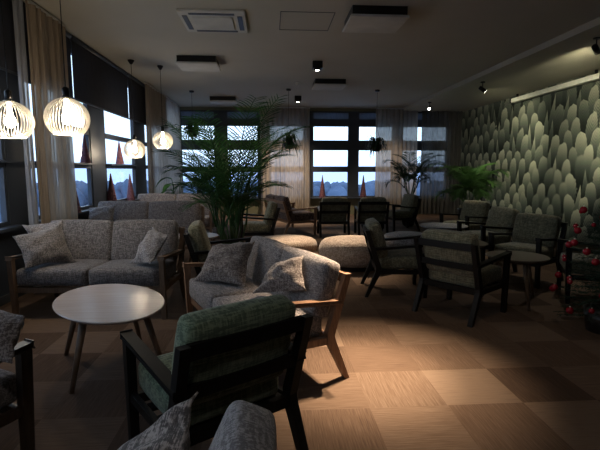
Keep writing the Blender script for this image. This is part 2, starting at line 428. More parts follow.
# ------------------------------------------------------------------ wallpaper
def wallpaper():
    bm = bmesh.new(); uvl = bm.loops.layers.uv.new('UVMap'); tl = bm.verts.layers.float.new('tone')
    rnd = random.Random(3)
    base = addbox(bm, XR - .004, XR, YF, YB, .0, HS)
    for v in base: v[tl] = -.35
    dy, dz = .40, .26; rows = 15; y0 = 1.0
    ncol = int((YB - y0) / dy) + 1
    for r in range(rows):
        off = .010 + r * .0016
        for c in range(ncol):
            yc = y0 + c * dy + (dy / 2 if r % 2 else 0) + rnd.uniform(-.045, .045)
            zt = HS + .30 - r * dz + rnd.uniform(-.06, .06)
            spear = rnd.random() < .22
            hgt = rnd.uniform(.62, .78) * (1.1 if spear else 1); wd = rnd.uniform(.20, .245) * (.8 if spear else 1)
            tilt = rnd.uniform(-.28, .28); tone = rnd.uniform(-.12, .14); zb = zt - hgt
            nv, nu = 16, 4; g = []
            for j in range(nv + 1):
                t = j / nv
                w = wd * (math.sin(min(1, t * 1.0) ** .75 * math.pi) ** .6 if not spear else (1 - t) ** .85 * min(1, t * 5 + .5))
                if not spear: w = wd * max(0, math.sqrt(max(0, 1 - ((t - .55) / .45) ** 2))) if t > .55 else wd * (.55 + .45 * t / .55)
                w = max(w, .002); row = []
                for i in range(nu + 1):
                    u = i / nu * 2 - 1
                    # serrated edge
                    ser = (1 + (.13 if j % 2 else -.10)) if abs(u) == 1 else 1
                    yy = yc + u * w * ser + tilt * (t - .2) * hgt * .5 ; zz = zb + t * hgt - abs(u) * .02 + (.0)
                    zz = min(zz, HS - .003)
                    zz = max(zz, .002)
                    v = bm.verts.new((XR - off - .0045 * (1 - u * u), yy, zz)); v[tl] = tone; row.append(v)
                g.append(row)
            for j in range(nv):
                for i in range(nu):
                    f = bm.faces.new((g[j][i + 1], g[j][i], g[j + 1][i], g[j + 1][i + 1]))
                    for l, (a, b) in zip(f.loops, ((i + 1, j), (i, j), (i, j + 1), (i + 1, j + 1))):
                        l[uvl].uv = (a / nu, b / nv)
    o = finish('wallpaper', bm, M['wallpaper'], bpy.data.objects['wall_right'])
    return o
wallpaper()

# ------------------------------------------------------------------ seats
def make_seat(name, W, D, BH, wood, cloth, n=1, seat_t=.15, above=.085):
    """facing +Y, origin on the floor under its middle"""
    root = empty(name); hw = W / 2; t = .045
    K = (-D / 2 + .13, .30)
    for s in (-1, 1):
        x = s * (hw - t / 2)
        bm = bmesh.new(); addpoly(bm, [(x, D / 2 - .02, 0), (x, D / 2 - .01, .30), (x, D / 2, .575)], t, [.038, .05, .055])
        finish('leg', bm, wood, root)
        bm = bmesh.new(); addpoly(bm, [(x, -D / 2, 0), (x, K[0] - .005, K[1] - .02), (x, K[0], K[1] + .03), (x, -D / 2, BH)], t, [.034, .06, .06, .045])
        finish('leg', bm, wood, root)
        bm = bmesh.new(); addbar(bm, (x, D / 2 + .03, .588), (x, -D / 2 + .045, .535), .048, .028, bev=.006)
        finish('armrest', bm, wood, root)
        bm = bmesh.new(); addbar(bm, (x, D / 2 - .03, .285), (x, K[0], .285), .03, .05)
        finish('side_rail', bm, wood, root)
    def by(z): return -D / 2 + .13 * (BH - z) / (BH - .30)
    iw = W - 2 * t
    bm = bmesh.new()
    addbar(bm, (-iw / 2, by(BH - .03), BH - .03), (iw / 2, by(BH - .03), BH - .03), .055, .028, side=(0, 0, 1))
    addbar(bm, (-iw / 2, by(.52), .52), (iw / 2, by(.52), .52), .05, .026, side=(0, 0, 1))
    finish('back_frame', bm, wood, root)
    bm = bmesh.new()
    addbox(bm, -iw / 2, iw / 2, K[0] - .02, K[0] + .015, .26, .315)
    addbox(bm, -iw / 2, iw / 2, D / 2 - .05, D / 2 - .02, .25, .30)
    for q in (-.25, 0, .25): addbox(bm, -iw / 2, iw / 2, q * D * .8 - .03, q * D * .8 + .03, .285, .30)
    finish('seat_frame', bm, wood, root)
    cw = (iw - .01) / n
    lean = math.atan2(.13, BH - .30)
    for i in range(n):
        cx = -iw / 2 + cw * (i + .5) + .005
        bm = bmesh.new()
        ln = D - .13 - .03
        addcushion(bm, cx, K[0] + .03 + ln / 2, .305 + seat_t / 2, cw - .008, ln, seat_t, .036, .014, mat=Matrix.Rotation(R(1.5), 3, 'X'))
        finish('seat_cushion', bm, cloth, root, True)
        bm = bmesh.new(); bh = BH + above - .42; zc = .42 + bh / 2
        addcushion(bm, cx, by(zc) + .095, zc, cw - .008, .135, bh, .036, .014, mat=Matrix.Rotation(lean, 3, 'X'))
        finish('back_cushion', bm, cloth, root, True)
    return root
def put(o, x, y, deg, label=None, cat=None, group=None):
    o.location = (x, y, 0); o.rotation_euler = (0, 0, R(deg)); tag(o, label, cat, group); return o
G1 = 'dark framed olive armchairs about the far tables'
chair = make_seat('armchair', .64, .66, .74, M['black'], M['green'])
put(chair, -.27, 2.08, 34.5, 'black framed armchair with green cushions, beside the pale round table, back to us', 'armchair')
oc = make_seat('armchair', .64, .66, .74, M['black'], M['olive'])
put(oc, 1.87, 4.23, -53, 'black framed armchair nearest the lit carpet, seen from behind', 'armchair', G1)
for x, y, a, lab in [
    (1.42, 5.06, -97, 'black framed armchair seen side on, next to the beige round ottoman'),
    (1.35, 9.56, -1, 'left one of two armchairs whose backs face us before the back window'),
    (2.17, 9.53, -3, 'right one of two armchairs whose backs face us before the back window'),
    (3.26, 5.45, 123, 'olive armchair in front of the leaf wallpaper behind the small brown table'),
    (3.33, 6.58, 100, 'armchair by the wallpaper mostly hidden behind the olive armchair at the brown table'),
    (3.60, 8.0, 115, 'spotlit olive armchair below the bushy palm by the wallpaper'),
    (3.53, 4.55, 64, 'armchair cut by the right edge of the picture beside the red bauble tree'),
    (3.05, 10.3, 100, 'armchair with a pale back cushion beside the tall dark plant pot'),
    (-.2, 8.1, 95, 'dark armchair half hidden right of the big palm'),
    (-.57, 4.99, -85, 'dark armchair between the two sofas beneath the big palm')]:
    put(copy_tree(oc), x, y, a, lab, 'armchair', G1)

s1 = make_seat('sofa', 1.45, .76, .78, M['wood_dim'], M['grey'], 2, .17)
put(s1, -1.68, 4.60, 176, 'charcoal tweed two seat sofa with brown wooden frame behind the pale round table', 'sofa')
s2 = make_seat('sofa', 1.44, .72, .72, M['wood'], M['brown'], 2, .17)
put(s2, -.11, 3.38, 114, 'grey brown tweed two seat sofa with beech frame, side lit by the spot', 'sofa')
s3 = make_seat('sofa', 1.70, .76, .82, M['wood_dim'], M['brown'], 2, .17)
put(s3, -1.92, 6.95, 176, 'brownish two seat sofa behind the charcoal sofa under the red cones', 'sofa')
s4 = make_seat('sofa', 1.40, .74, .74, M['wood'], M['maroon'], 2, .17)
put(s4, .42, 10.2, -72, 'small maroon cushioned sofa with pinkish wooden frame by the back curtain', 'sofa')
s5 = make_seat('sofa', 1.50, .76, .60, M['wood_dark'], M['pillow_l'], 2, .17, above=.225)
put(s5, -.415, .41, 90, 'grey tweed sofa at the bottom edge, only its back cushion in view', 'sofa')
s6 = make_seat('armchair', .66, .68, .74, M['wood_dark'], M['brown'])
put(s6, -1.58, 1.93, -28, 'dark brown armchair cut by the left edge of the picture', 'armchair')
s7 = copy_tree(s3); put(s7, -1.95, 9.2, 176, 'farthest brownish sofa along the left windows, by the corner curtain', 'sofa')

# ------------------------------------------------------------------ throw pillows
def pillow(c, mat, label, thick=.085, seed=0):
    """c = bottom left, bottom right, top right, top left corners in the room"""
    rnd = random.Random(seed); c = [Vector(p) for p in c]; ctr = sum(c, Vector()) / 4; c = [p - ctr for p in c]
    nrm = ((c[1] - c[0] + c[2] - c[3]).cross(c[3] - c[0] + c[2] - c[1])).normalized()
    bm = bmesh.new(); n = 24; top = {}; bot = {}; ph = [rnd.uniform(0, 6.3) for _ in range(6)]
    for i in range(n + 1):
        for j in range(n + 1):
            u = i / n * 2 - 1; v = j / n * 2 - 1
            uu = u * (1 - .09 * (1 - v * v) * abs(u)); vv = v * (1 - .09 * (1 - u * u) * abs(v))
            a, b = (uu + 1) / 2, (vv + 1) / 2
            p = c[0] * (1 - a) * (1 - b) + c[1] * a * (1 - b) + c[2] * a * b + c[3] * (1 - a) * b
            e = (1 - min(1, abs(u) / .93) ** 2.4) * (1 - min(1, abs(v) / .93) ** 2.4)
            z = thick * max(0, e) ** .55
            wr = .005 * (math.sin(u * 7 + v * 5 + ph[0]) + math.sin(v * 9 - u * 4 + ph[1])) + .012 * math.sin(u * 2.3 + ph[2]) * math.sin(v * 2 + ph[3])
            top[i, j] = bm.verts.new(p + nrm * (z + wr + .003))
            bot[i, j] = bm.verts.new(p + nrm * (-z * .8 + wr - .003))
    for i in range(n):
        for j in range(n):
            bm.faces.new((top[i, j], top[i + 1, j], top[i + 1, j + 1], top[i, j + 1]))
            bm.faces.new((bot[i, j], bot[i, j + 1], bot[i + 1, j + 1], bot[i + 1, j]))
    for i in range(n):
        for a, b in (((i, 0), (i + 1, 0)), ((i + 1, n), (i, n)), ((0, i + 1), (0, i)), ((n, i), (n, i + 1))):
            bm.faces.new((top[a], bot[a], bot[b], top[b]))
    o = finish('throw_pillow', bm, mat, None, True, ctr); tag(o, label, 'pillow'); return o
pillow([(-.62, 3.62, .50), (-.20, 3.40, .51), (-.13, 3.84, .80), (-.50, 3.84, .76)], M['pillow'], 'large brown grey pillow at the far arm of the beech framed sofa', .085, 1)
pillow([(-.12, 3.16, .51), (.23, 2.90, .61), (.23, 3.14, .80), (-.0, 3.26, .70)], M['pillow'], 'mottled pillow with a dark corner, propped at the near end of the beech framed sofa', .07, 2)
pillow([(-2.24, 4.20, .50), (-1.92, 4.52, .50), (-2.16, 4.72, .84), (-2.42, 4.36, .78)], M['grey'], 'charcoal tweed pillow at the left arm of the sofa by the window', .085, 3)
pillow([(-1.34, 4.34, .51), (-1.10, 4.16, .53), (-1.00, 4.42, .77), (-1.20, 4.66, .82)], M['pillow_l'], 'grey pillow tipped on its corner at the right arm of the charcoal sofa', .065, 4)
pillow([(-2.34, 4.66, .52), (-2.06, 4.80, .52), (-2.20, 4.90, .88), (-2.52, 4.72, .84)], M['pillow_l'], 'grey pillow squeezed behind the charcoal pillow at the window end', .06, 5)
pillow([(-.50, .78, .53), (-.19, .80, .78), (-.213, 1.24, .77), (-.47, 1.13, .49)], M['plaid'], 'checked pillow with a pointed corner at the bottom edge of the picture', .075, 6)
pillow([(-1.36, 1.90, .60), (-1.02, 1.76, .645), (-1.03, 1.90, .79), (-1.33, 2.10, .81)], M['pillow'], 'brown mottled pillow on the armchair at the left edge', .075, 7)
pillow([(-2.66, 6.60, .52), (-2.30, 6.72, .52), (-2.34, 6.98, .88), (-2.68, 6.86, .84)], M['pillow_l'], 'rumpled pale pillow at the window end of the sofa under the red cones', .07, 8)
pillow([(.30, 10.05, .50), (.48, 9.75, .50), (.30, 9.78, .80), (.12, 10.08, .80)], M['olive'], 'small olive pillow on the maroon sofa', .06, 9)

# ------------------------------------------------------------------ tables
def table(x, y, r, h, top, wood, label, legs=4, a0=45, spread=.34, t=.028, oval=None, feet=None):
    root = empty('round_table', (x, y, 0))
    bm = bmesh.new(); lathe(bm, [(0, h - t), (r - .03, h - t), (r - .004, h - .012), (r, h - .005), (r - .004, h), (0, h)], 64)
    if oval:
        rm = Matrix.Rotation(R(oval[2]), 3, 'Z')
        for v in bm.verts: v.co = rm @ Vector((v.co.x * oval[0] / r, v.co.y * oval[1] / r, v.co.z))
    finish('table_top', bm, top, root)
    bm = bmesh.new(); lathe(bm, [(0, h - t - .03), (.62 * r, h - t - .03), (.62 * r, h - t + .001), (0, h - t + .001)], 32)
    finish('top_support', bm, wood, root)
    for k in range(legs):
        a = R(a0 + 360 / legs * k); bm = bmesh.new()
        if feet:
            fx, fy = feet[k][0] - x, feet[k][1] - y
            addtube(bm, [(fx, fy, 0), (fx * .62, fy * .62, h - t - .005)], [.014, .026], 12)
            finish('leg', bm, wood, root, True); continue
        addtube(bm, [(spread * math.cos(a) * r / .38 * 1.18, spread * math.sin(a) * r / .38 * 1.18, 0), (spread * .62 * math.cos(a) * r / .38, spread * .62 * math.sin(a) * r / .38, h - t - .005)], [.013, .024], 12)
        finish('leg', bm, wood, root, True)
    tag(root, label, 'table'); return root
table(-1.12, 3.12, .385, .50, M['top'], M['wood_dim'], 'pale round wooden coffee table in front of the charcoal sofa', oval=(.52, .345, -57), feet=[(-1.26, 2.78), (-1.56, 3.39), (-1.06, 3.60), (-.74, 3.05)])
table(2.60, 4.52, .31, .50, M['top_dark'], M['wood_dim'], 'small brown round table at the olive armchair by the wallpaper', a0=-95, legs=3)
table(2.42, 5.55, .34, .48, M['top_dark'], M['wood_dim'], 'round table behind the armchair that stands nearest the lit carpet', a0=20)
table(2.95, 7.45, .40, .46, M['otto_g'], M['wood_dark'], 'low grey topped round table near the spotlit armchair', a0=30)
table(-1.0, 6.1, .30, .52, M['top'], M['wood_dim'], 'pale round table left of the big palm', a0=30)

def ottoman(x, y, r, h, mat, label):
    root = empty('ottoman', (x, y, 0))
    bm = bmesh.new()
    prof = [(0, .05), (r * .7, .05)]
    for k in range(9):
        a = -math.pi / 2 + math.pi * k / 8
        prof.append((r - .13 + .13 * max(0, math.cos(a)) ** .8, .05 + (h - .05) / 2 + ((h - .05) / 2) * math.sin(a)))
    prof += [(r * .6, h + .014), (r * .25, h + .018), (0, h + .02)]
    lathe(bm, prof, 48); finish('upholstery', bm, mat, root, True)
    bm = bmesh.new(); lathe(bm, [(0, 0), (r * .8, 0), (r * .8, .06), (0, .052)], 40); finish('plinth', bm, M['metal_b'], root)
    tag(root, label, 'ottoman', None)
ottoman(1.20, 6.42, .50, .40, M['otto'], 'round beige ottoman lit from above, behind the beech framed sofa')
ottoman(.27, 7.3, .50, .29, M['otto'], 'round beige ottoman farther back, bright on top and half hidden by the sofa')
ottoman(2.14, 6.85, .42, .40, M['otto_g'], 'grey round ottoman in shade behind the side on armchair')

# ------------------------------------------------------------------ pendant lamps
def make_pendant(z, drop):
    r = .182
    root = empty('pendant_lamp')
    bm = bmesh.new(); n = 40
    for k in range(n):
        a = 2 * math.pi * k / n; rad = Vector((math.cos(a), math.sin(a), 0)); tan = Vector((-math.sin(a), math.cos(a), 0)); prev = None
        for j in range(15):
            ph = R(12) + (R(140) - R(12)) * j / 14     # from the top down to the open bottom
            p = rad * r * math.sin(ph) + Vector((0, 0, r * .96 * math.cos(ph)))
            q = rad * (r - .009) * math.sin(ph) + Vector((0, 0, (r - .009) * .96 * math.cos(ph)))
            cur = [bm.verts.new(v) for v in (p + tan * .0014, q + tan * .0014, q - tan * .0014, p - tan * .0014)]
            if prev:
                for m in range(4): bm.faces.new((prev[m], prev[(m + 1) % 4], cur[(m + 1) % 4], cur[m]))
            prev = cur
    finish('shade_strips', bm, M['slat'], root)
    bm = bmesh.new()
    def ring(rr, zz, th):
        lathe(bm, [(rr, zz - th), (rr + .006, zz - th), (rr + .006, zz + th), (rr, zz + th), (rr, zz - th)], 40)
    ring(r * math.sin(R(140)) - .006, r * .96 * math.cos(R(140)), .003); ring(r * math.sin(R(12)), r * .96 * math.cos(R(12)), .004)
    finish('shade_ring', bm, M['slat'], root)
    bm = bmesh.new(); lathe(bm, [(0, r * .9), (.03, r * .9), (.03, r + .07), (.012, r + .085), (0, r + .085)], 20); finish('lamp_holder', bm, M['metal_b'], root, True)
    bm = bmesh.new(); lathe(bm, [(0, -.055), (.03, -.045), (.045, -.012), (.042, .02), (.022, .06), (.018, .19)], 20); finish('light_bulb', bm, M['bulb'], root, True)
    bm = bmesh.new(); addtube(bm, [(0, 0, r + .08), (0, 0, drop - .04)], .004, 8); finish('cord', bm, M['metal_b'], root)
    bm = bmesh.new(); lathe(bm, [(0, drop - .07), (.02, drop - .068), (.05, drop - .02), (.055, drop), (0, drop)], 24); finish('ceiling_cup', bm, M['metal_b'], root, True)
    root.location = (0, 0, z)
    return root
for x, y, z, lab in [(-2.22, 4.1, 1.81, 'strip sphere pendant cut by the left edge of the picture'),
                     (-1.745, 4.1, 1.84, 'glowing strip sphere pendant in front of the long beige curtain'),
                     (-2.37, 8.2, 1.75, 'strip sphere pendant before the middle left window, lower of the far two'),
                     (-1.97, 8.6, 1.93, 'strip sphere pendant in front of the corner curtain, higher of the far two')]:
    p = make_pendant(z, H - z); p.location = (x, y, z)
    tag(p, lab, 'pendant lamp', 'strip sphere pendants')
    l = bpy.data.lights.new('bulb_glow', 'POINT'); l.energy = 15 if y < 5 else 13; l.color = (1, .83, .62); l.shadow_soft_size = .035
    lo = bpy.data.objects.new('bulb_glow', l); lo.location = (x, y, z - .10); COL.objects.link(lo)

# ------------------------------------------------------------------ plants
def frond(bm, base, heading, length, rise, droop, nleaf=26, lw=.02, ll=.34, start=.25, rnd=random):
    """arching palm frond with two rows of drooping leaflets"""
    hd = Vector((math.cos(heading), math.sin(heading), 0)); pts = []; p = Vector(base); ang = rise; n = 18; st = length / n
    for i in range(n + 1):
        pts.append(p.copy()); ang -= droop / n * (.4 + 1.4 * i / n)
        p = p + (hd * math.cos(ang) + Vector((0, 0, 1)) * math.sin(ang)) * st
    addtube(bm, pts, [.009 * (1 - .8 * i / n) + .0015 for i in range(n + 1)], 5, False)
    side = Vector((-hd.y, hd.x, 0))
    for k in range(nleaf):
        t = start + (1 - start) * (k + .5) / nleaf; f = t * n; i = min(int(f), n - 1); q = pts[i].lerp(pts[i + 1], f - i)
        d = (pts[i + 1] - pts[i]).normalized(); s_ = 1 - abs((t - .5) / .62) ** 2.2; l = ll * max(.3, s_) * rnd.uniform(.85, 1.1)
        for sg in (-1, 1):
            di = (d * .72 + side * sg * .70 + Vector((0, 0, .16 + rnd.uniform(-.1, .1)))).normalized()
            w = d.cross(di).cross(di).normalized() if False else d
            a = q; pr = None
            for m in range(5):
                tt = m / 4; c = a + di * l * tt + Vector((0, 0, -.26 * l * tt * tt * rnd.uniform(.9, 1.1)))
                ww = lw * (.5 + 1.6 * tt) * (1 - tt) ** .7 + .0012
                cur = (bm.verts.new(c - w * ww * .6), bm.verts.new(c + w * ww * .6))
                if pr: bm.faces.new((pr[0], pr[1], cur[1], cur[0]))
                pr = cur
def palm(name, x, y, pot_r, pot_h, spec, label, potm, leafm, seed=0, ll=.34, stems=8, pot_prof=None, lw=.02, nleaf=26):
    rnd = random.Random(seed); root = empty(name, (x, y, 0))
    bm = bmesh.new()
    prof = pot_prof or [(0, 0), (pot_r * .72, 0), (pot_r * .8, .02), (pot_r, pot_h - .03), (pot_r * 1.04, pot_h), (pot_r * .93, pot_h), (pot_r * .9, pot_h - .04), (0, pot_h - .04)]
    lathe(bm, prof, 36); finish('plant_pot', bm, potm, root, True)
    bm = bmesh.new(); lathe(bm, [(0, pot_h - .035), (pot_r * .88, pot_h - .035)], 24); finish('soil', bm, M['soil'], root)
    bm = bmesh.new(); tips = []
    for k in range(stems):
        a = rnd.uniform(0, 6.283); rr = pot_r * .5 * rnd.random(); b = Vector((rr * math.cos(a), rr * math.sin(a), pot_h - .04))
        t = b + Vector((math.cos(a) * .10, math.sin(a) * .10, rnd.uniform(.25, .5)))
        addtube(bm, [b, (b + t) / 2 + Vector((.01, 0, 0)), t], [.014, .011, .008], 6); tips.append((t, a))
    finish('stem', bm, M['stem'], root, True)
    bm = bmesh.new()
    for k, (length, rise, droop, head) in enumerate(spec):
        t, a = tips[k % stems]
        h_ = head if head is not None else rnd.uniform(0, 6.283)
        frond(bm, t - Vector((0, 0, .05)), R(h_) if head is not None else h_, length, R(rise), R(droop), rnd=rnd, ll=ll, lw=lw, nleaf=nleaf)
    finish('fronds', bm, leafm, root)
    tag(root, label, 'plant'); return root
rn = random.Random(11)
spec = [(rn.uniform(1.5, 1.8), rn.uniform(80, 88), rn.uniform(40, 75), h) for h in range(0, 360, 24)]
spec += [(rn.uniform(1.2, 1.45), rn.uniform(72, 80), rn.uniform(55, 90), h + 13) for h in range(0, 360, 36)]
spec += [(rn.uniform(.8, 1.05), rn.uniform(66, 80), rn.uniform(60, 100), h + 5) for h in range(0, 360, 40)]
palm('potted_palm', -.50, 5.82, .22, .42, spec, 'big feathery palm in the middle of the room behind the beech framed sofa', M['pot'], M['leaf'], 1, stems=24, ll=.36, nleaf=27, lw=.014)
spec = [(rn.uniform(.8, 1.05), rn.uniform(74, 88), rn.uniform(60, 110), h) for h in range(0, 360, 36)] + [(rn.uniform(.5, .65), rn.uniform(50, 70), rn.uniform(90, 120), h) for h in range(10, 360, 45)]
vase = [(0, 0), (.11, 0), (.15, .05), (.19, .25), (.20, .42), (.16, .62), (.14, .74), (.15, .78), (.13, .78), (.12, .72), (0, .72)]
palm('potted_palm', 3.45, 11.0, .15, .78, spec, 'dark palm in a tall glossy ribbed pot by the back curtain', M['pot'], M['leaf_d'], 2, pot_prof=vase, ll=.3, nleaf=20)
spec = [(rn.uniform(.9, 1.2), rn.uniform(72, 88), rn.uniform(80, 130), h) for h in range(0, 360, 30)] + [(rn.uniform(.6, .8), rn.uniform(45, 65), rn.uniform(90, 130), h) for h in range(10, 360, 32)]
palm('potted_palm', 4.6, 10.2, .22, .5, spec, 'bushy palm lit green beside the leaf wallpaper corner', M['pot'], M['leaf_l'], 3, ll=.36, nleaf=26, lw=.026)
spec = [(rn.uniform(.6, 1.0), rn.uniform(66, 88), rn.uniform(80, 120), h) for h in range(0, 360, 30)]
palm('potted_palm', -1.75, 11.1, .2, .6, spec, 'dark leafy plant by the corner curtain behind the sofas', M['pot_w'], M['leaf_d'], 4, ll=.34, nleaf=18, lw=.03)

def broad_plant():
    root = empty('broad_leaf_plant', (-2.05, 10.1, 0)); rnd = random.Random(8)
    bm = bmesh.new(); lathe(bm, [(0, 0), (.13, 0), (.17, .4), (.15, .4), (.14, .36), (0, .36)], 28); finish('plant_pot', bm, M['pot_w'], root, True)
    bm = bmesh.new()
    bs = bmesh.new()
    for k in range(11):
        a = rnd.uniform(0, 6.28); ln = rnd.uniform(.35, .5); hgt = rnd.uniform(.6, 1.25); hd = Vector((math.cos(a), math.sin(a), 0)); sd = Vector((-hd.y, hd.x, 0))
        b = Vector((0, 0, .36)); t = hd * .1 + Vector((0, 0, hgt)); addtube(bs, [b, t], .006, 5)
        pr = None
        for m in range(8):
            s = m / 7; c = t + hd * ln * s * .8 + Vector((0, 0, ln * (.5 * s - .9 * s * s))); w = .09 * math.sin(math.pi * min(1, .06 + s * .94)) ** .7 + .001
            cur = (bm.verts.new(c - sd * w + Vector((0, 0, .02))), bm.verts.new(c), bm.verts.new(c + sd * w + Vector((0, 0, .02))))
            if pr:
                bm.faces.new((pr[0], pr[1], cur[1], cur[0])); bm.faces.new((pr[1], pr[2], cur[2], cur[1]))
            pr = cur
    finish('stem', bs, M['stem'], root); finish('leaves', bm, M['leaf_l'], root, True)
    tag(root, 'bright green broad leaved plant left of the big palm by the windows', 'plant')
broad_plant()

def hanging(x, y, z, label, seed, g=None):
    rnd = random.Random(seed); root = empty('hanging_planter', (x, y, z))
    bm = bmesh.new(); lathe(bm, [(0, -.12), (.08, -.11), (.13, -.04), (.14, .04), (.12, .04), (.11, -.02), (0, -.03)], 24); finish('planter_bowl', bm, M['pot'], root, True)
    bm = bmesh.new()
    for k in range(3):
        a = 2.1 * k; addtube(bm, [(.13 * math.cos(a), .13 * math.sin(a), .04), (0, 0, .45)], .003, 5)
    addtube(bm, [(0, 0, .45), (0, 0, H - z - .02)], .004, 5); finish('hanging_cord', bm, M['metal_b'], root)
    bm = bmesh.new(); lathe(bm, [(0, H - z - .05), (.05, H - z - .04), (.06, H - z), (0, H - z)], 20); finish('ceiling_cup', bm, M['metal_b'], root)
    bm = bmesh.new()
    for k in range(46):
        a = rnd.uniform(0, 6.28); up = rnd.uniform(.05, .28); out_ = rnd.uniform(.1, .28); dn = rnd.uniform(.1, .42)
        hd = Vector((math.cos(a), math.sin(a), 0)); sd = Vector((-hd.y, hd.x, 0)); pr = None
        for m in range(7):
            s = m / 6; c = hd * (.04 + out_ * s) + Vector((0, 0, .02 + up * math.sin(s * 2.2) * 1.2 - dn * s * s)); w = .022 * math.sin(math.pi * (.08 + .9 * s)) + .002
            cur = (bm.verts.new(c - sd * w), bm.verts.new(c + sd * w))
            if pr: bm.faces.new((pr[0], pr[1], cur[1], cur[0]))
            pr = cur
    finish('leaves', bm, M['leaf_d'], root)
    tag(root, label, 'hanging plant', g)
hanging(.45, 10.8, 2.0, 'hanging planter with trailing leaves in front of the left sheer curtain', 1)
hanging(2.55, 10.8, 1.95, 'hanging planter silhouetted against the right of the bare back window', 2)
hanging(-1.85, 11.2, 2.3, 'hanging planter in the far left window, above the leaf fronds', 3)

# red cones
def cone(x, y, z, h, r, label, g):
    root = empty('cone_tree', (x, y, z)); bm = bmesh.new(); n = 14; prof = [(0, 0)]
    for k in range(n):
        t = k / n; rr = r * (1 - t) + .004; prof += [(rr * 1.06, h * t + .004), (rr * .92, h * (t + .75 / n))]
    prof.append((0, h)); lathe(bm, prof, 18); finish('cone_body', bm, M['cone'], root)
    tag(root, label, 'decoration', g)
GC = 'red cones on the window ledges'
cone(XL + .05, 6.50, .80, .54, .09, 'red cone standing lowest and nearest, right beside the beige curtain', GC)
cone(XL + .04, 7.02, 1.50, .42, .07, 'red cone on the middle ledge near the beige curtain', GC)
cone(XL + .05, 8.03, .80, .54, .09, 'red cone on the sill, left one of the pair in the second left window', GC)
cone(XL + .04, 8.58, 1.50, .42, .07, 'red cone on the middle ledge behind the lower far pendant', GC)
cone(XL + .05, 9.1, .80, .52, .08, 'red cone on the sill, right one of the pair in the second left window', GC)
cone(1.62, YB - .1, .54, .70, .10, 'red cone on the sill at the left of the bare back window', GC)
cone(2.90, YB - .1, .54, .70, .10, 'red cone on the sill at the right of the bare back window', GC)
cone(-2.15, YB - .1, .54, .70, .10, 'red cone on the back sill seen through the palm fronds', GC)

# ------------------------------------------------------------------ festive tree
def fir_tree(x, y):
    root = empty('fir_tree', (x, y, 0)); rnd = random.Random(5)
    bm = bmesh.new(); lathe(bm, [(0, 0), (.13, 0), (.16, .2), (.14, .2), (.13, .17), (0, .17)], 24); finish('plant_pot', bm, M['pot'], root, True)
    bm = bmesh.new(); addtube(bm, [(0, 0, .15), (.01, 0, .6), (0, 0, 1.2)], [.022, .015, .005], 8); finish('trunk', bm, M['wood_dark'], root, True)
    bm = bmesh.new(); tips = []
    for k in range(170):
        t = (k + rnd.random()) / 170; z = .12 + 1.05 * t; a = k * 2.4 + rnd.uniform(-.3, .3); L = (.38 * (1 - t) ** .8 + .06) * rnd.uniform(.8, 1.08)
        d = Vector((math.cos(a), math.sin(a), rnd.uniform(-.18, .12))).normalized(); b = Vector((0, 0, z)); e = b + d * L
        addtube(bm, [b, e], [.004, .0015], 4, False)
        for m in range(26):
            s = .15 + .85 * m / 26; c = b + d * L * s
            nd_ = (d * .55 + Vector((rnd.uniform(-1, 1), rnd.uniform(-1, 1), rnd.uniform(-1, 1)))).normalized() * .05
            w = d.cross(nd_).normalized() * .003
            bm.faces.new([bm.verts.new(v) for v in (c - w, c + w, c + nd_)])
        tips.append(e)
    finish('branches', bm, M['fir'], root)
    tag(root, 'small fir tree hung with red baubles at the right edge', 'tree')
    # baubles: things that hang from the tree
    proto = None
    n = 0
    for k in range(30):
        t = k / 30; z = .22 + .92 * t; a = math.pi + 1.0 * math.sin(k * 1.37) + .3; rr = .36 * (1.18 - z / 1.2) ** .85 * .9 + .10
        px, py, pz = x + rr * math.cos(a), y + rr * math.sin(a), z + rnd.uniform(-.03, .03)
        rad = rnd.choice([.018, .022, .03])
        if proto is None:
            proto = empty('bauble'); b = bmesh.new(); bmesh.ops.create_uvsphere(b, u_segments=20, v_segments=14, radius=1); finish('ball', b, M['red'], proto, True)
            b = bmesh.new(); lathe(b, [(0, .92), (.22, .95), (.22, 1.2), (0, 1.2)], 14); finish('cap', b, M['alu'], proto); o = proto
        else: o = copy_tree(proto)
        o.location = (px, py, pz); o.scale = (rad,) * 3
        tag(o, 'shiny red bauble hanging on the fir tree at the right edge', 'bauble', 'red baubles on the fir tree')
fir_tree(2.90, 3.62)

# ------------------------------------------------------------------ ceiling fixtures
def ac(x, y, label):
    root = empty('air_conditioner', (x, y, H)); s = .40
    bm = bmesh.new(); addbox(bm, -s, s, -s, s, -.035, 0, .01); finish('housing', bm, M['panel'], root)
    bm = bmesh.new(); addbox(bm, -.24, .24, -.24, .24, -.05, -.034, .006); finish('intake_grille', bm, M['panel'], root)
    for (a, b, c, d) in ((-.27, .27, -.36, -.30), (-.27, .27, .30, .36), (-.36, -.30, -.27, .27), (.30, .36, -.27, .27)):
        bm = bmesh.new(); addbox(bm, a, b, c, d, -.039, -.03); finish('air_slot', bm, M['metal_b'], root)
    tag(root, label, 'air conditioner')
ac(-.68, 6.0, 'square ceiling air conditioner with dark slots above the big palm')
def cpanel(x, y, w, d, label):
    root = empty('ceiling_panel', (x, y, H))
    bm = bmesh.new(); addbox(bm, -w / 2, w / 2, -d / 2, d / 2, -.13, -.10, .006); finish('panel_board', bm, M['panel'], root)
    bm = bmesh.new(); addbox(bm, -w / 2 + .02, w / 2 - .02, -d / 2 + .02, d / 2 - .02, -.10, 0); finish('panel_shaded_edge', bm, M['metal_b'], root)  # black block paints in the shade on the panel's edge
    tag(root, label, 'ceiling panel', 'pale panels hung under the ceiling')
cpanel(-1.2, 8.1, .68, .62, 'pale ceiling panel just beyond the air conditioner')
cpanel(1.28, 5.65, .68, .62, 'pale ceiling panel nearest the viewer, right of the spotlights')
cpanel(1.27, 9.85, .68, .62, 'pale ceiling panel in the far half, right of the spotlights')
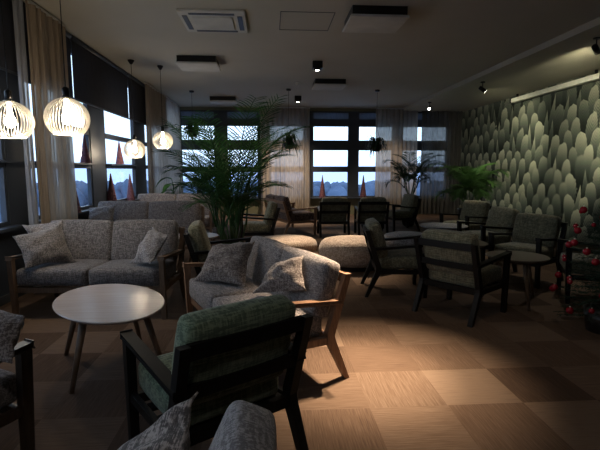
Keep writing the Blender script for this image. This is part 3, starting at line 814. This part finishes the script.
cpanel(-1.2, 12.2, .68, .5, 'pale ceiling panel farthest back above the left windows')
bm = bmesh.new()
for b in ((.14, .80, 5.62, 5.63), (.14, .80, 6.32, 6.33), (.14, .15, 5.62, 6.33), (.79, .80, 5.62, 6.33)): addbox(bm, *b, H - .004, H)
tag(finish('access_hatch', bm, M['frame']), 'thin square outline of a hatch in the ceiling', 'hatch')
bm = bmesh.new(); lathe(bm, [(0, H - .05), (.05, H - .045), (.06, H - .01), (.06, H), (0, H)], 24, (.62, 10.0, 0))
tag(finish('smoke_detector', bm, M['panel'], None, True), 'small round detector on the ceiling between the two lit spotlights', 'detector')

def spot_light(name, loc, target, energy, size, blend=.5, color=(1, .80, .58), soft=.04):
    l = bpy.data.lights.new(name, 'SPOT'); l.energy = energy; l.spot_size = R(size); l.spot_blend = blend; l.color = color; l.shadow_soft_size = soft
    o = bpy.data.objects.new(name, l); COL.objects.link(o); o.location = loc
    o.rotation_euler = (Vector(target) - Vector(loc)).to_track_quat('-Z', 'Y').to_euler(); return o
def box_spot(x, y, label):
    root = empty('ceiling_spotlight', (x, y, H))
    bm = bmesh.new(); addbox(bm, -.085, .085, -.085, .085, -.12, 0, .006); finish('housing', bm, M['metal_b'], root)
    bm = bmesh.new(); lathe(bm, [(.045, -.15), (.062, -.15), (.062, -.118), (.045, -.118)], 24); finish('lens_ring', bm, M['metal_b'], root)
    bm = bmesh.new(); lathe(bm, [(0, -.152), (.03, -.148), (.046, -.135), (.046, -.119), (0, -.119)], 24); finish('lens', bm, M['lens'], root, True)
    tag(root, label, 'spotlight', 'black box spotlights')
box_spot(.84, 8.1, 'lit black box spotlight above the ottomans, nearer of the two')
box_spot(.73, 11.8, 'lit black box spotlight farther back near the curtain')
def head_spot(x, y, z0, target, label, lens=True):
    root = empty('spotlight', (x, y, z0))
    bm = bmesh.new(); lathe(bm, [(0, -.02), (.045, -.02), (.045, 0), (0, 0)], 20); finish('mount_plate', bm, M['metal_b'], root)
    bm = bmesh.new(); addtube(bm, [(0, 0, -.01), (0, 0, -.13)], .008, 8); finish('stem', bm, M['metal_b'], root)
    d = (Vector(target) - Vector((x, y, z0 - .15))).normalized()
    bm = bmesh.new(); c = Vector((0, 0, -.15)); addtube(bm, [c - d * .08, c - d * .07, c + d * .07], [.025, .038, .042], 18); finish('lamp_head', bm, M['metal_b'], root, True)
    bm = bmesh.new(); addtube(bm, [c + d * .0705, c + d * .073], [.036, .036], 18); finish('lens', bm, M['lens_s'] if lens else M['sheerg'], root)
    tag(root, label, 'spotlight', 'black swivel spotlights at the soffit')
head_spot(4.25, 12.0, HS, (1, 6, 0), 'small lit swivel spotlight before the dark corner curtain')
head_spot(4.35, 9.2, HS, (5.9, 8.9, 1.9), 'black swivel spotlight left of the projection screen case')
head_spot(4.45, 6.1, HS, (6, 7.2, 2.1), 'black swivel spotlight at the right edge above the screen case')

# projection screen case
root = empty('screen_case', (5.86, 9.28, 3.0))
bm = bmesh.new(); addbox(bm, -.06, .06, -1.5, 1.5, -.0, .10, .015); finish('case', bm, M['alu'], root)
for s in (-1, 1):
    bm = bmesh.new(); addbox(bm, -.065, .065, s * 1.5 - .03, s * 1.5 + .03, -.01, .11, .006); finish('end_cap', bm, M['metal_b'], root)
    bm = bmesh.new(); addbox(bm, -.02, .02, s * 1.3 - .015, s * 1.3 + .015, .10, .18); finish('bracket', bm, M['metal_b'], root)
tag(root, 'long pale projection screen case hung above the leaf wallpaper', 'projection screen')

# ------------------------------------------------------------------ outdoors
bm = bmesh.new(); addbox(bm, -400, 300, -200, 500, -14.2, -14); tag(finish('ground', bm, M['snow']), kind='structure')
bm = bmesh.new(); rnd = random.Random(9)
tb = bmesh.new(); bmesh.ops.create_icosphere(tb, subdivisions=2, radius=1); tb.verts.ensure_lookup_table()
TV = [v.co.copy() for v in tb.verts]; TF = [[v.index for v in f.verts] for f in tb.faces]; tb.free()
def blob(x, y, z, rx, rz):
    vs = []
    for v in TV:
        j = 1 + rnd.uniform(-.16, .16); vs.append(bm.verts.new((x + v.x * rx * j, y + v.y * rx * j, z + v.z * rz * j)))
    for f in TF: bm.faces.new([vs[i] for i in f])
for k in range(800):
    a = R(-30 + 150 * rnd.random()); D = rnd.uniform(95, 130)
    # arc from the back (angle 90 = +Y) round to the left
    ang = R(62) + R(150) * rnd.random()
    top = 1.4 - .030 * D + rnd.uniform(-1.8, .5)
    x, y = D * math.cos(ang), D * math.sin(ang); rx = rnd.uniform(1.2, 2.8)
    for q in range(3): blob(x + rnd.uniform(-2, 2), y, top - 2.2 - q * 3.6, rx * (1 + .25 * q), 2.6)
tag(finish('treeline', bm, M['far'], None, True), 'hazy blue line of distant trees beyond the windows', 'trees', kind='stuff')

# ------------------------------------------------------------------ light
w = bpy.data.worlds.new('overcast'); scene.world = w; w.use_nodes = True
nt = w.node_tree; bg = nt.nodes['Background']
tc = nd(nt, 'ShaderNodeTexCoord'); sp = nd(nt, 'ShaderNodeSeparateXYZ'); nt.links.new(tc.outputs['Generated'], sp.inputs[0])
rp = ramp(nt, [(0, (.42, .56, .85)), (.03, (.70, .84, 1.0)), (.25, (.66, .82, 1.0)), (1, (.45, .62, .95))]); nt.links.new(sp.outputs['Z'], rp.inputs['Fac'])
nt.links.new(rp.outputs['Color'], bg.inputs['Color']); bg.inputs['Strength'].default_value = 2.1

spot_light('floor_spot', (1.25, 3.7, 3.1), (.66, 3.0, 0), 900, 44, 1.0)
spot_light('fill_spot', (1.7, 3.1, 3.1), (1.6, 3.0, 0), 30, 85, 1.0)
spot_light('floor_spot', (1.0, 3.75, 3.12), (.60, 2.95, 0), 1100, 27, 1.0)
spot_light('rear_fill', (-.3, -.6, 3.2), (-.4, 1.0, 0), 45, 110, .9, (1, .9, .8), .15)  # unseen lamp added behind the camera to brighten the foreground
spot_light('ottoman_spot', (.84, 8.1, 3.1), (.75, 6.6, .3), 800, 42, .8)
spot_light('back_spot', (.73, 11.8, 3.1), (.6, 13.2, 0), 500, 95, .8)
spot_light('palm_spot', (-.2, 5.0, 3.2), (-.5, 5.9, 1.0), 90, 70, .8)
spot_light('wall_spot', (4.45, 6.1, 3.0), (6, 8.5, 2.35), 1500, 75, .9, (1, .93, .66))
spot_light('wall_spot', (4.35, 9.2, 3.0), (6, 11.0, 1.9), 600, 80, .9, (1, .93, .66))
spot_light('wall_spot', (4.3, 8.9, 3.0), (3.7, 7.9, .6), 150, 40, .8, (1, .88, .66))

spot_light('back_spot', (.73, 11.8, 3.1), (1.0, 8.9, 0), 260, 50, .9)
spot_light('curtain_fill', (3.3, 12.2, 3.1), (3.8, 13.7, .6), 160, 70, .9)  # added light without a fixture, brightens the right beige curtain
spot_light('chair_fill', (4.3, 6.4, 3.0), (3.4, 5.7, .5), 70, 60, .9, (1, .9, .72))  # extra light added to lift the armchairs by the wallpaper
spot_light('plant_spot', (4.3, 9.3, 3.0), (4.6, 10.2, 1.5), 50, 50, .8, (1, .93, .75))
# ------------------------------------------------------------------ camera
cam = bpy.data.cameras.new('camera'); cam.sensor_width = 36; cam.lens = 36 * 450 / 600
co = bpy.data.objects.new('camera', cam); COL.objects.link(co); scene.camera = co
co.location = (0, 0, 1.4); co.rotation_euler = (R(90 - 7), 0, R(-3.8))
cam.clip_start = .05; cam.clip_end = 1000
scene.view_settings.view_transform = 'Standard'; scene.view_settings.look = 'None'; scene.view_settings.exposure = .15; scene.view_settings.gamma = .86
scene.cycles.max_bounces = 8; scene.cycles.transparent_max_bounces = 24; scene.cycles.use_denoising = True
scene.cycles.sample_clamp_indirect = 4
